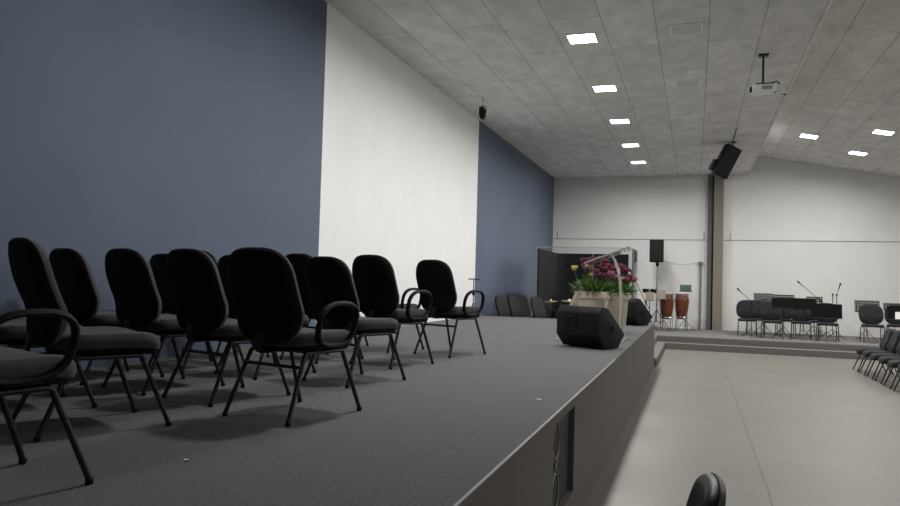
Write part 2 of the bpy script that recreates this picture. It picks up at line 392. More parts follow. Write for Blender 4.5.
# ================================================================ CHAIRS
def back_fn(z0, tilt, curve, y0):
    ct_, st_ = math.cos(tilt), math.sin(tilt)
    def fn(u, v, d):
        yy = d - curve * u * u * 1.0       # centre sits back, edges come forward
        yy = d + curve * u * u
        # lumbar swell
        yy += .035 * math.exp(-((v + .10) / .11) ** 2)
        return Vector((u, y0 + yy * ct_ - v * st_, z0 + v * ct_ + yy * st_ * .0))
    return fn
def make_chair(label, arm, group, fabric='grey_fabric', shell='shell_plastic', w=.242, h=.264, name='stage_chair'):
    t_ = thing(name, label, 'chair', group=group)
    # seat cushion
    bm = B()
    def sfn(u, v, d):
        z = .41 + d * 1.25 - .02 * max(0, (v - .08) / .15) ** 2 + .012 * (abs(u) / .23) ** 2
        return Vector((u, v + .035, z))
    pad(bm, .25, .25, 4.2, [(.03, -.015), (.008, -.005), (0, .012), (.002, .032), (.014, .047), (.04, .055), (.10, .056)], sfn)
    seat = obj('seat', bm, fabric, t_, True)
    bm = B(); pad(bm, .24, .24, 4.2, [(.05, -.032), (.015, -.028), (.004, -.012), (.012, -.002)], sfn); obj('seat_shell', bm, shell, t_, True)
    # backrest
    fn = back_fn(.680, R(12), .45, -.315)
    bm = B(); pad(bm, w, h, 3.3, [(.012, -.005), (0, .008), (.002, .028), (.014, .044), (.045, .054), (.10, .056)], fn); obj('backrest', bm, fabric, t_, True)
    bm = B(); pad(bm, w + .003, h + .003, 3.3, [(.10, -.034), (.05, -.032), (.016, -.024), (.003, -.010), (0, .004), (.01, .006)], fn); obj('back_shell', bm, shell, t_, True)
    # support
    bm = B(); tube(bm, arc_path([(0, -.10, .372), (0, -.315, .372), (0, -.295, .475)], .05), .010, 8, rx=3.0); obj('back_support', bm, 'black_metal', t_, True)
    for s in (-1, 1):
        bm = B(); tube(bm, arc_path([(s * .205, -.165, .335), (s * .205, -.155, .368), (s * .205, .165, .368), (s * .205, .175, .335)], .03), .0125, 10)
        obj('seat_rail', bm, 'black_metal', t_, True)
        for f in (1, -1):
            bm = B(); top = Vector((s * .205, f * (.175 if f > 0 else .165), .340)); ft = Vector((s * .235, f * .305, .015))
            tube(bm, [top, ft], .0125, 10); lg = obj('leg', bm, 'black_metal', t_, True)
            bm = B(); lathe(bm, [(.0135, 0), (.0155, .003), (.015, .02), (.0128, .022)], 10, Matrix.Translation((ft.x, ft.y, 0))); obj('foot_cap', bm, 'black_plastic', lg, True)
    bm = B(); tube(bm, [(-.213, -.20, .295), (.213, -.20, .295)], .010, 8); obj('crossbar', bm, 'black_metal', t_, True)
    bm = B(); box(bm, -.205, -.08, .358, .205, -.055, .374); box(bm, -.205, .09, .358, .205, .115, .374); obj('seat_bracket', bm, 'black_metal', t_)
    for s in ((1,) if arm == 1 else (-1, 1) if arm == 2 else ()):
        bm = B(); P = []
        for k in range(28):
            a = 2 * math.pi * k / 28; y, z = superpt(.16, .118, a, 2.7)
            P.append((s * (.262 + .012 * math.sin(a)), .045 + y + .02 * (z / .118), .525 + z))
        tube(bm, P, .014, 8, closed=True, rx=1.45); obj('armrest', bm, 'black_plastic', t_, True)
        bm = B(); box(bm, min(s * .20, s * .262), -.02, .395, max(s * .20, s * .262), .10, .41); obj('armrest_bracket', bm, 'black_metal', t_)
    return t_

GS = 'chairs in rows on the stage'
plain = make_chair('', 0, GS); armed = make_chair('', 1, GS)
first = {0: True, 1: True}
def chair(x, y, rot, arm, label, z=.003, group=GS, grow=1):
    src = armed if arm else plain
    if first[arm]:
        first[arm] = False
        src.location = (x, y, z); src.rotation_euler = (0, 0, R(rot)); src['label'] = label; src['group'] = group; return src
    c = dup(src, (x, y, z), R(rot), label, group); c.scale = (1, 1, grow); return c
A_ = -17
chair(2.24, 1.945, -14, 1, 'black stage chair with a loop armrest cut by the left edge, nearest of all')
chair(1.75, 2.99, -28, 0, 'black armless stage chair seen edge-on behind the nearest armrest at far left')
chair(1.05, 3.20, -24, 0, 'black stage chair whose back just shows at the left edge of the photo')
chair(2.485, 3.75, -12, 1, 'large black stage chair with right loop armrest, nearest chair seen whole')
chair(1.81, 4.065, A_, 0, 'black armless stage chair directly left of the large armed chair')
chair(1.20, 4.20, A_, 0, 'black armless stage chair with its whole back against the blue wall, third from left')
chair(.55, 4.35, A_, 0, 'black stage chair standing nearest the blue wall at left, behind the edge-on chair')
chair(2.20, 5.13, A_ - 3, 0, 'black armless stage chair where the blue wall meets the white wall')
chair(1.40, 5.15, A_, 0, 'black stage chair hidden behind the large armed chair, only seat and legs showing')
chair(.70, 5.20, A_, 0, 'black stage chair peeking out left of the second row chair backs, its left edge showing')
chair(2.03, 6.26, A_, 1, 'black stage chair with right loop armrest before the white wall, second from right end', grow=1.06)
chair(1.30, 6.27, A_, 0, 'black stage chair behind the chair at the blue and white wall joint', grow=1.06)
chair(.47, 5.92, A_, 0, 'black stage chair whose back top shows between two larger chair backs', grow=1.06)
chair(2.20, 7.44, A_ - 3, 1, 'black stage chair with right loop armrest standing alone at the right end of the rows', grow=1.06)
chair(1.46, 7.52, A_, 1, 'black stage chair mostly hidden, its loop armrest showing against the white wall', grow=1.06)
chair(.76, 7.55, A_, 0, 'black stage chair of the last row nearest the white wall, almost fully hidden', grow=1.06)
GB = 'chairs on the low floor behind the stage'
low = make_chair('', 0, GB, 'brown_grey_fabric', name='low_floor_chair')
for i, (x, y, rz, lb) in enumerate(((.68, 16.50, -108, 'leftmost against the blue wall'), (.84, 17.08, -108, 'second from left by the blue wall'),
                                    (.93, 17.64, -108, 'third and mostly hidden by its neighbour'), (1.46, 16.75, -112, 'standing before the dark drum booth'))):
    lb = 'grey-padded chair behind the stage end, ' + lb
    if i == 0: low.location = (x, y, ZP); low.rotation_euler = (0, 0, R(rz)); low['label'] = lb; low.scale = (1, 1, 1.1)
    else: dup(low, (x, y, ZP), R(rz), lb).scale = (1, 1, 1.1)

# audience chairs in the hall
GH = 'hall chairs in the row at the right edge'
hall = make_chair('black hall chair in the foreground, only the top of its back showing', 0, 'hall chairs', 'gloss_plastic', 'gloss_plastic', .21, .27, 'hall_chair')
hall.location = (4.40, 3.10, ZF); hall.rotation_euler = (0, 0, R(97))
audience = make_chair('', 0, GH, 'blue_grey_fabric', 'shell_plastic', .25, .25, 'audience_chair')
for i, (y, lb) in enumerate(((17.75, 'farthest one of the row, nearest the platform step'), (17.1, 'second farthest of the row'), (16.4, 'third from the far end of the row'),
                             (15.7, 'fourth from the far end'), (15.0, 'fifth from the far end, partly cut by the frame'), (14.3, 'nearest visible one, mostly cut by the frame'))):
    lb = 'grey hall chair at right edge, ' + lb
    if i == 0: audience.location = (8.28, y, ZF); audience.rotation_euler = (0, 0, R(90)); audience['label'] = lb
    else: dup(audience, (8.28, y, ZF), R(90), lb)

# band chairs on the platform
def make_band_chair():
    t_ = thing('band_chair', '', 'chair', group='band chairs on the platform')
    bm = B()
    def sfn(u, v, d): return Vector((u, v + .02, .43 + d))
    pad(bm, .26, .235, 4.2, [(.03, -.015), (.008, -.005), (0, .012), (.002, .032), (.014, .047), (.05, .055)], sfn, 32); obj('seat', bm, 'blue_grey_fabric', t_, True)
    fn = back_fn(.745, R(8), .35, -.235)
    bm = B(); pad(bm, .30, .275, 2.7, [(.012, -.005), (0, .008), (.002, .03), (.014, .046), (.05, .056)], fn, 32); obj('backrest', bm, 'blue_grey_fabric', t_, True)
    bm = B(); pad(bm, .303, .278, 2.7, [(.08, -.03), (.016, -.022), (.003, -.008), (0, .004)], fn, 32); obj('back_shell', bm, 'shell_plastic', t_, True)
    for s in (-1, 1):
        bm = B(); tube(bm, arc_path([(s * .24, -.20, .38), (s * .24, -.19, .405), (s * .24, .19, .405), (s * .24, .20, .38)], .02), .0125, 8); obj('seat_rail', bm, 'black_metal', t_, True)
        for f in (1, -1):
            bm = B(); tube(bm, [(s * .24, f * .2, .385), (s * .25, f * .24, 0)], .0125, 8); obj('leg', bm, 'black_metal', t_, True)
        bm = B(); tube(bm, [(s * .245, -.22, .2), (s * .245, .22, .2)], .009, 8); obj('stretcher', bm, 'black_metal', t_, True)
        bm = B(); tube(bm, arc_path([(s * .2, -.1, .40), (s * .2, -.27, .40), (s * .16, -.25, .60)], .05), .010, 8); obj('back_support', bm, 'black_metal', t_, True)
    return t_
bandp = make_band_chair()
bs = [(6.12, 22.75, 'leftmost one beside the column'), (6.40, 23.45, 'second from left, half behind its neighbour'), (6.72, 22.2, 'third from left, behind a music stand'),
      (7.50, 22.5, 'middle one with a clear pale gap to its left'), (7.22, 23.6, 'rear one peeking out behind the middle chair'), (8.10, 22.1, 'one hidden behind the big black music stand'),
      (7.85, 23.5, 'rear one left of the big black music stand'), (9.22, 22.3, 'single one before the punched music desk at right'), (9.95, 22.9, 'last one at the right edge beside a lit sheet')]
for i, (x, y, lb) in enumerate(bs):
    lb = 'oval-backed band chair, ' + lb
    rz = R(180 + random.uniform(-8, 8))
    if i == 0: bandp.location = (x, y, ZP + .004); bandp.rotation_euler = (0, 0, rz); bandp['label'] = lb
    else: dup(bandp, (x, y, ZP + .004), rz, lb)

# ================================================================ MUSIC AND MICROPHONE STANDS
def tripod(bm, r=.28, h=.30, n=3, rt_=.008, a0=.5):
    for k in range(n):
        a = a0 + 2 * math.pi * k / n
        tube(bm, [(0, 0, h), (r * math.cos(a), r * math.sin(a), .008)], rt_, 6)
        tube(bm, [(0, 0, h * .35), (r * .5 * math.cos(a), r * .5 * math.sin(a), h * .5)], rt_ * .7, 6)
def music_stand(x, y, zb, h, rot, sheet, label, w=.25, hh=.17, paper=None, group='music stands', papermat='white_paper'):
    t_ = thing('music_stand', label, 'music stand', (x, y, zb), rot, group)
    bm = B(); box(bm, -w, -.004, -hh, w, .004, hh); 
    M_ = Matrix.Translation((0, -.03, h)) @ Matrix.Rotation(R(-14), 4, 'X')
    d = obj('desk', bm, sheet, t_); d.matrix_local = M_
    bm = B(); box(bm, -w, -.055, -hh - .006, w, .004, -hh + .002); box(bm, -.05, .004, -.08, .05, .03, .02); l = obj('ledge', bm, 'black_metal', t_); l.matrix_local = M_
    bm = B(); tube(bm, [(0, 0, .12), (0, 0, h - .02)], .012, 8); obj('post', bm, 'black_metal', t_, True)
    bm = B(); tripod(bm); obj('tripod_base', bm, 'black_metal', t_, True)
    if paper:
        bm = B(); box(bm, -paper[0], -.008, -hh + .003, paper[0], -.005, -hh + paper[1]); p = obj('sheet', bm, papermat, t_); p.matrix_local = M_
        p['label'] = 'sheet of music paper'
    return t_
GM = 'music stands of the band'
music_stand(6.68, 24.35, ZP, 1.06, 0, 'punched_sheet', 'punched black music stand at left behind the leftmost band chairs', w=.28, group=GM)
music_stand(6.92, 21.6, ZP, .99, .1, 'desk_black', 'solid black music stand in front of the third band chair', .27, .14, group=GM)
music_stand(7.12, 23.1, ZP, 1.06, 0, 'punched_sheet', 'punched black music stand just left of the middle band chair', .27, .15, group=GM)
music_stand(7.48, 21.9, ZP, .98, -.05, 'desk_black', 'solid black music stand in front of the middle band chair', .30, .16, group=GM)
music_stand(8.08, 24.3, ZP, 1.02, 0, 'punched_sheet', 'punched black music stand left of the biggest black desk', .22, .15, group=GM)
music_stand(7.94, 21.25, ZP, .83, -.08, 'desk_black', 'big solid black music stand standing at the platform edge', .36, .19, group=GM)
music_stand(9.28, 23.3, ZP, .95, .03, 'punched_sheet', 'punched black music stand behind the single band chair at right', .32, .17, group=GM)
music_stand(10.15, 24.1, ZP, .95, 0, 'punched_sheet', 'punched black music stand second from the right edge', .30, .11, group=GM)
music_stand(9.72, 21.6, ZP, .84, -.3, 'desk_black', 'black music stand with a bright sheet at the right edge', .3, .18, (.12, .2), group=GM)

def mic_stand(x, y, zb, pts, label, group='microphone stands', base=.3, mic=True, rt_=.009):
    """pts: local points, pole bottom ... boom tip"""
    t_ = thing('microphone_stand', label, 'microphone stand', (x, y, zb), 0, group)
    bm = B(); tube(bm, [(0, 0, .1), pts[0]], rt_, 8); obj('pole', bm, 'black_metal', t_, True)
    bm = B(); tripod(bm, base, .25); obj('tripod_base', bm, 'black_metal', t_, True)
    if len(pts) > 1:
        a, b_ = Vector(pts[0]), Vector(pts[1]); back = a - (b_ - a) * .25
        bm = B(); tube(bm, [back, b_], rt_ * .8, 8); obj('boom', bm, 'black_metal', t_, True)
        bm = B(); lathe(bm, [(.012, -.03), (.025, -.02), (.025, .02), (.012, .03)], 10, Matrix.Translation(a) @ Matrix.Rotation(R(90), 4, 'X')); obj('clutch', bm, 'black_plastic', t_, True)
        tip, dr = b_, (b_ - a).normalized()
    else: tip, dr = Vector(pts[0]), Vector((0, 0, 1))
    if mic:
        bm = B(); q = dr.to_track_quat('Z', 'Y').to_matrix().to_4x4()
        lathe(bm, [(.010, -.05), (.013, .06), (.016, .10), (.024, .115), (.026, .14), (.018, .162), (.004, .168)], 12, Matrix.Translation(tip) @ q); obj('microphone', bm, 'black_plastic', t_, True)
    return t_
GQ = 'microphone stands of the band'
mic_stand(6.16, 21.75, ZP, [(0, 0, 1.00), (-.26, -.05, 1.24)], 'microphone boom stand reaching up left beside the column', GQ)
mic_stand(8.05, 22.85, ZP, [(0, 0, 1.06), (-.50, -.05, 1.50)], 'microphone boom stand with the highest tip above the middle music stands', GQ)
mic_stand(8.40, 22.6, ZP, [(0, 0, 1.25), (.05, 0, 1.42)], 'upright microphone stand rising right of the biggest black desk', GQ)
mic_stand(8.48, 23.7, ZP, [(0, 0, 1.12)], 'short upright microphone stand just above the biggest black desk', GQ)
mic_stand(3.71, 15.70, .003, [(0, 0, .44), (-.27, .02, .98)], 'black microphone boom stand leaning left beside the flowers', GQ, .13)
# low T-topped stand by the wall joint
t_ = thing('keyboard_stand', 'small black T-topped stand where the white wall meets the far blue wall', 'stand', (.30, 14.6, 0))
bm = B(); tube(bm, [(0, 0, .10), (0, 0, .82)], .011, 8); obj('pole', bm, 'black_metal', t_, True)
bm = B(); tube(bm, [(-.12, 0, .82), (.13, 0, .82)], .012, 8); obj('top_bar', bm, 'black_metal', t_, True)
bm = B(); lathe(bm, [(.02, .48), (.03, .50), (.03, .54), (.02, .56)], 12); obj('clamp', bm, 'black_plastic', t_, True)
bm = B(); tripod(bm, .16, .34); obj('tripod_base', bm, 'black_metal', t_, True)

# ================================================================ LOUDSPEAKERS
def wedge(loc, rot, label, s=1):
    t_ = thing('stage_monitor', label, 'loudspeaker', loc, rot, 'stage monitors')
    t_.scale = (s, s, s)
    poly = [(-.10, 0), (.17, 0), (.30, .17), (-.05, .49), (-.17, .51), (-.235, .43), (-.235, .15)]   # y, z; the grille side is +y
    bm = B(); prism(bm, poly, 0, -.33, .33, .016); obj('cabinet', bm, 'speaker_box', t_, True)
    # slanted grille on the far side
    a, b_ = Vector((0, .30, .17)), Vector((0, -.05, .49)); n = Vector((0, .32, .35)).normalized()
    bm = B()
    q = [Vector((-.28, 0, 0)) + a.lerp(b_, .08), Vector((.28, 0, 0)) + a.lerp(b_, .08), Vector((.28, 0, 0)) + a.lerp(b_, .92), Vector((-.28, 0, 0)) + a.lerp(b_, .92)]
    lo = [bm.verts.new(p - n * .004) for p in q]; hi = [bm.verts.new(p + n * .012) for p in q]
    bm.faces.new(hi)
    for k in range(4): bm.faces.new([lo[k], lo[(k + 1) % 4], hi[(k + 1) % 4], hi[k]])
    obj('grille', bm, 'speaker_grille', t_)
    # recessed handle plate and slot on the near side
    bm = B(); box(bm, -.20, -.241, .20, .00, -.233, .40, .003); obj('handle_plate', bm, 'black_plastic', t_)
    bm = B(); tube(bm, arc_path([(-.17, -.235, .37), (-.17, -.265, .37), (-.03, -.265, .37), (-.03, -.235, .37)], .015), .010, 8); obj('handle', bm, 'black_plastic', t_, True)
    bm = B(); box(bm, -.09, -.246, .215, -.02, -.240, .345, .002); obj('terminal_plate', bm, 'gloss_plastic', t_)
    # pole socket on the right end
    bm = B(); lathe(bm, [(.066, 0), (.066, .006), (.050, .009), (.045, .002), (.012, .002)], 20, Matrix.Translation((.328, .02, .24)) @ Matrix.Rotation(R(90), 4, 'Y')); obj('pole_socket', bm, 'gloss_plastic', t_, True)
    for x in (-.27, .27):
        bm = B(); lathe(bm, [(.018, -.006), (.018, .012)], 10, Matrix.Translation((x, .02, 0))); obj('rubber_foot', bm, 'black_plastic', t_)
    return t_
wedge((3.42, 9.24, .012), R(-30), 'black stage monitor lying on the carpet before the flower planters')
wedge((3.43, 14.9, .012), R(-35), 'black stage monitor farther back beside the planters at the stage corner', 1.04)

def cabinet(name, loc, rot, w, d, h, label, group=None):
    """full-range speaker, front is -Y, origin at the bottom"""
    t_ = thing(name, label, 'loudspeaker', loc, 0, group); t_.rotation_euler = rot
    poly = [(-w / 2, -d / 2), (w / 2, -d / 2), (w * .36, d / 2), (-w * .36, d / 2)]
    bm = B(); prism(bm, poly, 2, 0, h, .015); obj('cabinet', bm, 'speaker_box', t_, True)
    bm = B(); box(bm, -w / 2 + .025, -d / 2 - .014, .03, w / 2 - .025, -d / 2 + .002, h - .03, .006); obj('grille', bm, 'speaker_grille', t_)
    return t_
sp_ = cabinet('loudspeaker', (3.53, 24.1, 1.53), (0, 0, R(-12)), .42, .38, .72, 'black loudspeaker on a tall pole against the far wall')
ps = thing('speaker_stand', 'thin tripod pole stand under the loudspeaker at the far wall', 'stand', (3.53, 24.1, ZP))
bm = B(); tube(bm, [(0, 0, .2), (0, 0, 2.02)], .018, 10); obj('pole', bm, 'steel', ps, True)
bm = B(); lathe(bm, [(.03, 1.98), (.05, 2.0), (.05, 2.085), (.02, 2.10)], 14); obj('collar', bm, 'black_plastic', ps, True)
for k in range(3):
    a = .4 + k * 2 * math.pi / 3
    bm = B(); tube(bm, [(0, 0, .6), (.42 * math.cos(a), .42 * math.sin(a), .012)], .012, 8); tube(bm, [(0, 0, .22), (.28 * math.cos(a), .28 * math.sin(a), .22)], .008, 6); obj('leg', bm, 'black_metal', ps, True)
# cable from that speaker to the standpipe
bm = B(); P = []
for k in range(13):
    t = k / 12; P.append((3.70 + (4.84 - 3.70) * t, 24.3 + (24.84 - 24.3) * t, 1.60 - .12 * math.sin(math.pi * t)))
tube(bm, P, .008, 6); tag(obj('speaker_cable', bm, 'wire_grey', None, True), 'thin grey cable sagging from the pole loudspeaker to the standpipe', 'cable')

# hung loudspeakers
hs = thing('hanging_loudspeaker', 'tilted black loudspeaker hung from the ceiling in front of the column', 'loudspeaker', (5.33, 19.3, 3.93), 0, 'hanging loudspeakers')
Mh = Matrix.Rotation(R(26), 4, 'Y') @ Matrix.Rotation(R(20), 4, 'Z')
bm = B(); prism(bm, [(-.20, -.2), (.20, -.2), (.15, .2), (-.15, .2)], 2, -.40, .40, .02, Mh); obj('cabinet', bm, 'speaker_box', hs, True)
bm = B(); box(bm, -.18, -.215, -.37, .18, -.198, .37, .006, Mh); obj('grille', bm, 'speaker_grille', hs)
bm = B(); tube(bm, [Mh @ Vector((.05, 0, .40)), (.20, 0, .48)], .010, 6); obj('hanger', bm, 'black_metal', hs, True)
bm = B(); box(bm, .14, -.06, .455, .26, .06, .48); obj('ceiling_plate', bm, 'black_metal', hs)
bm = B(); box(bm, -.26, -.12, -.34, -.20, .10, -.06, .01, Mh); tube(bm, [Mh @ Vector((-.23, -.13, -.3)), Mh @ Vector((-.27, -.2, -.2)), Mh @ Vector((-.23, -.13, -.1))], .02, 8); obj('bracket', bm, 'black_plastic', hs)

h2 = thing('hanging_loudspeaker', 'small black loudspeaker hung under the ceiling above the white and blue wall joint', 'loudspeaker', (.66, 13.69, 4.085), 0, 'hanging loudspeakers')
bm = B(); P = []
pad(bm, .062, .125, 2.4, [(.05, -.10), (.01, -.085), (0, -.03), (.004, .04), (.03, .09)], lambda u, v, d: Vector((u, d, v)), 24); obj('cabinet', bm, 'speaker_box', h2, True)
bm = B(); tube(bm, [(0, 0, .145), (0, 0, ZC - 4.085)], .010, 8); obj('rod', bm, 'steel', h2, True)
bm = B(); tube(bm, arc_path([(-.07, 0, 0), (-.07, 0, .145), (.07, 0, .145), (.07, 0, 0)], .02), .008, 6); obj('yoke', bm, 'black_metal', h2, True)

# subwoofer set in the stage front
sw = thing('subwoofer', 'dark subwoofer set into the side of the stage in the foreground', 'loudspeaker', (XS - .045, (OY0 + OY1) / 2, OZ0))
ww = (OY1 - OY0) / 2 - .004; hh = OZ1 - OZ0 - .004
bm = B(); box(bm, -.5, -ww, .002, 0, ww, hh, .004); obj('cabinet', bm, 'speaker_box', sw)
bm = B(); box(bm, 0, -ww + .01, .012, .010, ww - .01, hh - .01); obj('grille', bm, 'speaker_grille', sw)
for zz in (.46, .13):
    bm = B(); P = [(.014, -.14 + .115 * math.cos(a), zz + .115 * math.sin(a)) for a in [2 * math.pi * k / 32 for k in range(32)]]
    tube(bm, P, .004, 6, closed=True); obj('cone_ring', bm, 'wire_grey', sw, True)
bm = B()
for sgn in (-1, 1): tube(bm, [(.014, -.24, .295 - sgn * .07), (.014, -.04, .295 + sgn * .07)], .004, 6)
obj('cross_brace', bm, 'wire_grey', sw, True)
bm = B(); box(bm, .012, -.155, .28, .02, -.125, .31, .003); obj('badge', bm, 'steel', sw)

# ================================================================ PROJECTOR
pj = thing('projector', 'white projector hanging from the ceiling on a black pole', 'projector', (5.62, 12.1, ZC))
bm = B(); box(bm, -.075, -.06, -.03, .075, .06, 0, .004); obj('ceiling_plate', bm, 'black_metal', pj)
bm = B(); tube(bm, [(0, 0, -.02), (0, 0, -.47)], .017, 10); obj('pole', bm, 'black_metal', pj, True)
bm = B(); box(bm, -.11, -.09, -.478, .14, .09, -.462); tube(bm, [(.08, 0, -.46), (.20, .02, -.42), (.24, .02, -.47)], .012, 8); obj('mount_plate', bm, 'black_metal', pj)
bm = B(); box(bm, -.16, -.13, -.60, .17, .13, -.485, .02); obj('body', bm, 'white_plastic', pj, True)
for k in range(5):
    bm = B(); box(bm, -.02 + k * .03, -.1315, -.575, -.005 + k * .03, -.129, -.515); obj('vent', bm, 'black_plastic', pj)
bm = B(); lathe(bm, [(.045, 0), (.045, .03), (.035, .034), (.033, .01), (.01, .01)], 20, Matrix.Translation((-.158, -.03, -.545)) @ Matrix.Rotation(R(-90), 4, 'Y')); obj('lens', bm, 'gloss_plastic', pj, True)
bm = B(); tube(bm, arc_path([(.15, 0, -.52), (.26, 0, -.47), (.27, 0, -.58), (.32, .0, -.62), (.18, 0, -.60)], .06), .011, 8); obj('cable', bm, 'white_plastic', pj, True)['label'] = 'white cable loop'
bm = B(); tube(bm, [(.05, 0, -.58), (.2, .0, -.60), (.33, .02, -.635)], .010, 6); obj('black_cable', bm, 'black_plastic', pj, True)
# cable on the ceiling to the hung speaker
bm = B(); tube(bm, [(5.515, 17.6, ZC - .008), (5.51, 19.6, ZC - .008)], .010, 6); tag(obj('ceiling_cable', bm, 'black_plastic'), 'short dark cable on the ceiling above the tilted hanging loudspeaker', 'cable')

# ================================================================ DRUM BOOTH
bt = thing('drum_booth', 'drum booth of dark panels with a clear screen in front, behind the stage', 'drum booth', (0, 0, ZP + .003))
hb = 1.66 - ZP
bm = B(); box(bm, .90, 18.02, 0, .96, 20.75, hb - .03); obj('side_panel', bm, 'panel_dark', bt)
for a_, c_ in ((.96, 1.94), (1.96, 2.92)):
    bm = B(); box(bm, a_, 20.70, 0, c_, 20.76, hb - .03); obj('back_panel', bm, 'panel_dark', bt)
bm = B(); box(bm, .93, 17.985, 0, 3.12, 17.997, hb)
P = [(3.12 + .14 * math.sin(a), 18.13 - .14 * math.cos(a)) for a in [k * math.pi / 16 for k in range(9)]]
Q = [(3.12 + .128 * math.sin(a), 18.13 - .128 * math.cos(a)) for a in [k * math.pi / 16 for k in range(9)]]
prism(bm, P + Q[::-1], 2, 0, hb); box(bm, 3.248, 18.13, 0, 3.26, 19.3, hb)
obj('clear_screen', bm, 'thin_glass', bt)
bm = B(); box(bm, .90, 17.975, hb, 3.12, 18.005, hb + .022); obj('top_rail', bm, 'wire_grey', bt)
bm = B(); box(bm, .90, 17.97, 0, .93, 18.01, hb); box(bm, 3.244, 18.10, 0, 3.262, 18.13, hb); obj('corner_post', bm, 'aluminium', bt)

# drum kit inside
dk = thing('bass_drum', 'black bass drum inside the booth, just above the stage edge', 'drum', (2.05, 19.1, ZP + .014))
bm = B(); lathe(bm, [(.27, -.2), (.285, -.2), (.285, .2), (.27, .2)], 32, Matrix.Translation((0, 0, .285)) @ Matrix.Rotation(R(90), 4, 'X')); obj('shell', bm, 'gloss_plastic', dk, True)
bm = B(); P = [(.285 * math.cos(a), -.2, .285 + .285 * math.sin(a)) for a in [2 * math.pi * k / 32 for k in range(32)]]; tube(bm, P, .012, 6, closed=True); obj('hoop', bm, 'black_metal', dk, True)
dr = thing('floor_tom', 'black floor tom inside the booth at its left', 'drum', (1.30, 18.9, ZP))
bm = B(); lathe(bm, [(.20, .26), (.205, .262), (.205, .62), (.20, .63)], 28); obj('shell', bm, 'gloss_plastic', dr, True)
bm = B(); lathe(bm, [(.19, .632), (.19, .638)], 28); obj('head', bm, 'black_fabric', dr, True)
for k in range(3):
    a = 2 * math.pi * k / 3 + .3
    bm = B(); tube(bm, [(.215 * math.cos(a), .215 * math.sin(a), .5), (.215 * math.cos(a), .215 * math.sin(a), .0)], .008, 6); obj('leg', bm, 'chrome', dr, True)
def cymbal(x, y, h, r, tilt, label):
    t_ = thing('cymbal', label, 'cymbal', (x, y, ZP), 0, 'cymbals of the drum kit')
    bm = B(); M_ = Matrix.Translation((0, 0, h)) @ Matrix.Rotation(R(tilt), 4, 'Y') @ Matrix.Rotation(R(6), 4, 'X')
    lathe(bm, [(r, -.006), (r * .99, -.004), (r * .6, .004), (r * .25, .014), (r * .18, .035), (.02, .042), (.012, .036), (r * .2, .006), (r * .6, -.002)], 40, M_); obj('disc', bm, 'brass', t_, True)
    bm = B(); tube(bm, [(0, 0, .1), (0, 0, h + .09)], .008, 8); tripod(bm, .25, .3); obj('stand', bm, 'chrome', t_, True)
cymbal(1.20, 18.45, .895, .17, -3, 'small brass cymbal at the left of the drum kit in the booth')
cymbal(1.62, 18.75, .915, .20, 2, 'larger brass cymbal right of the small one in the booth')
bm = B(); 

# ================================================================ PERCUSSION
def conga(x, y, label, s=1.0):
    t_ = thing('conga_drum', label, 'drum', (x, y, ZP + .004), random.random(), 'conga drums')
    bm = B(); lathe(bm, [(.115, .36), (.13, .40), (.185, .62), (.205, .82), (.205, .90), (.185, 1.03), (.17, 1.10)], 32); obj('shell', bm, 'conga_wood', t_, True)
    bm = B(); lathe(bm, [(.18, 1.09), (.186, 1.10), (.186, 1.145), (.16, 1.155)], 32); obj('head', bm, 'drum_skin', t_, True)
    for rr, zz in ((.19, 1.12), (.205, .93), (.13, .385)):
        bm = B(); P = [(rr * math.cos(a), rr * math.sin(a), zz) for a in [2 * math.pi * k / 32 for k in range(32)]]; tube(bm, P, .012, 6, closed=True)
        obj('hoop', bm, 'black_metal', t_, True)
    for k in range(6):
        a = 2 * math.pi * k / 6
        bm = B(); tube(bm, [(.197 * math.cos(a), .197 * math.sin(a), 1.12), (.214 * math.cos(a), .214 * math.sin(a), .88)], .007, 6); obj('tuning_lug', bm, 'chrome', t_, True)
    for k in range(4):
        a = 2 * math.pi * k / 4 + .6
        bm = B(); tube(bm, arc_path([(.20 * math.cos(a), .20 * math.sin(a), .62), (.20 * math.cos(a), .20 * math.sin(a), .3), (.23 * math.cos(a), .23 * math.sin(a), 0)], .05), .010, 8); obj('stand_leg', bm, 'chrome' if k % 2 else 'black_metal', t_, True)
    bm = B(); P = [(.205 * math.cos(a), .205 * math.sin(a), .42) for a in [2 * math.pi * k / 32 for k in range(32)]]; tube(bm, P, .008, 6, closed=True); obj('stand_ring', bm, 'chrome', t_, True)
conga(3.87, 23.2, 'reddish wooden conga drum on a stand, the left of two')
conga(4.30, 23.5, 'reddish wooden conga drum on a stand, the right of two')
pt = thing('percussion_table', 'small stand holding a grey-green device behind the right conga drum', 'stand', (4.40, 24.15, ZP))
bm = B(); tube(bm, [(0, 0, .1), (0, 0, 1.16)], .012, 8); obj('pole', bm, 'black_metal', pt, True)
bm = B(); tripod(bm, .3, .32); obj('tripod_base', bm, 'black_metal', pt, True)
bm = B(); box(bm, -.20, -.13, 1.20, .20, .13, 1.22); obj('tray', bm, 'black_metal', pt)
bm = B(); box(bm, -.17, -.10, -.09, .17, .10, .09, .015); e = obj('percussion_pad', bm, 'green_plastic'); e.location = (4.40, 24.15, ZP + 1.22 + .09)
tag(e, 'grey-green device lying on the small stand behind the right conga', 'device')
bm = B(); box(bm, -.19, -.11, 0, .19, .11, .02); e = obj('percussion_cover', bm, 'wire_grey'); e.location = (4.40, 24.15, ZP + 1.40); tag(e, 'flat dark cover lying on the grey-green device', 'cover')
bo = thing('bongo_drums', 'pair of small black bongo drums on a stand left of the congas', 'drum', (3.36, 23.3, ZP))
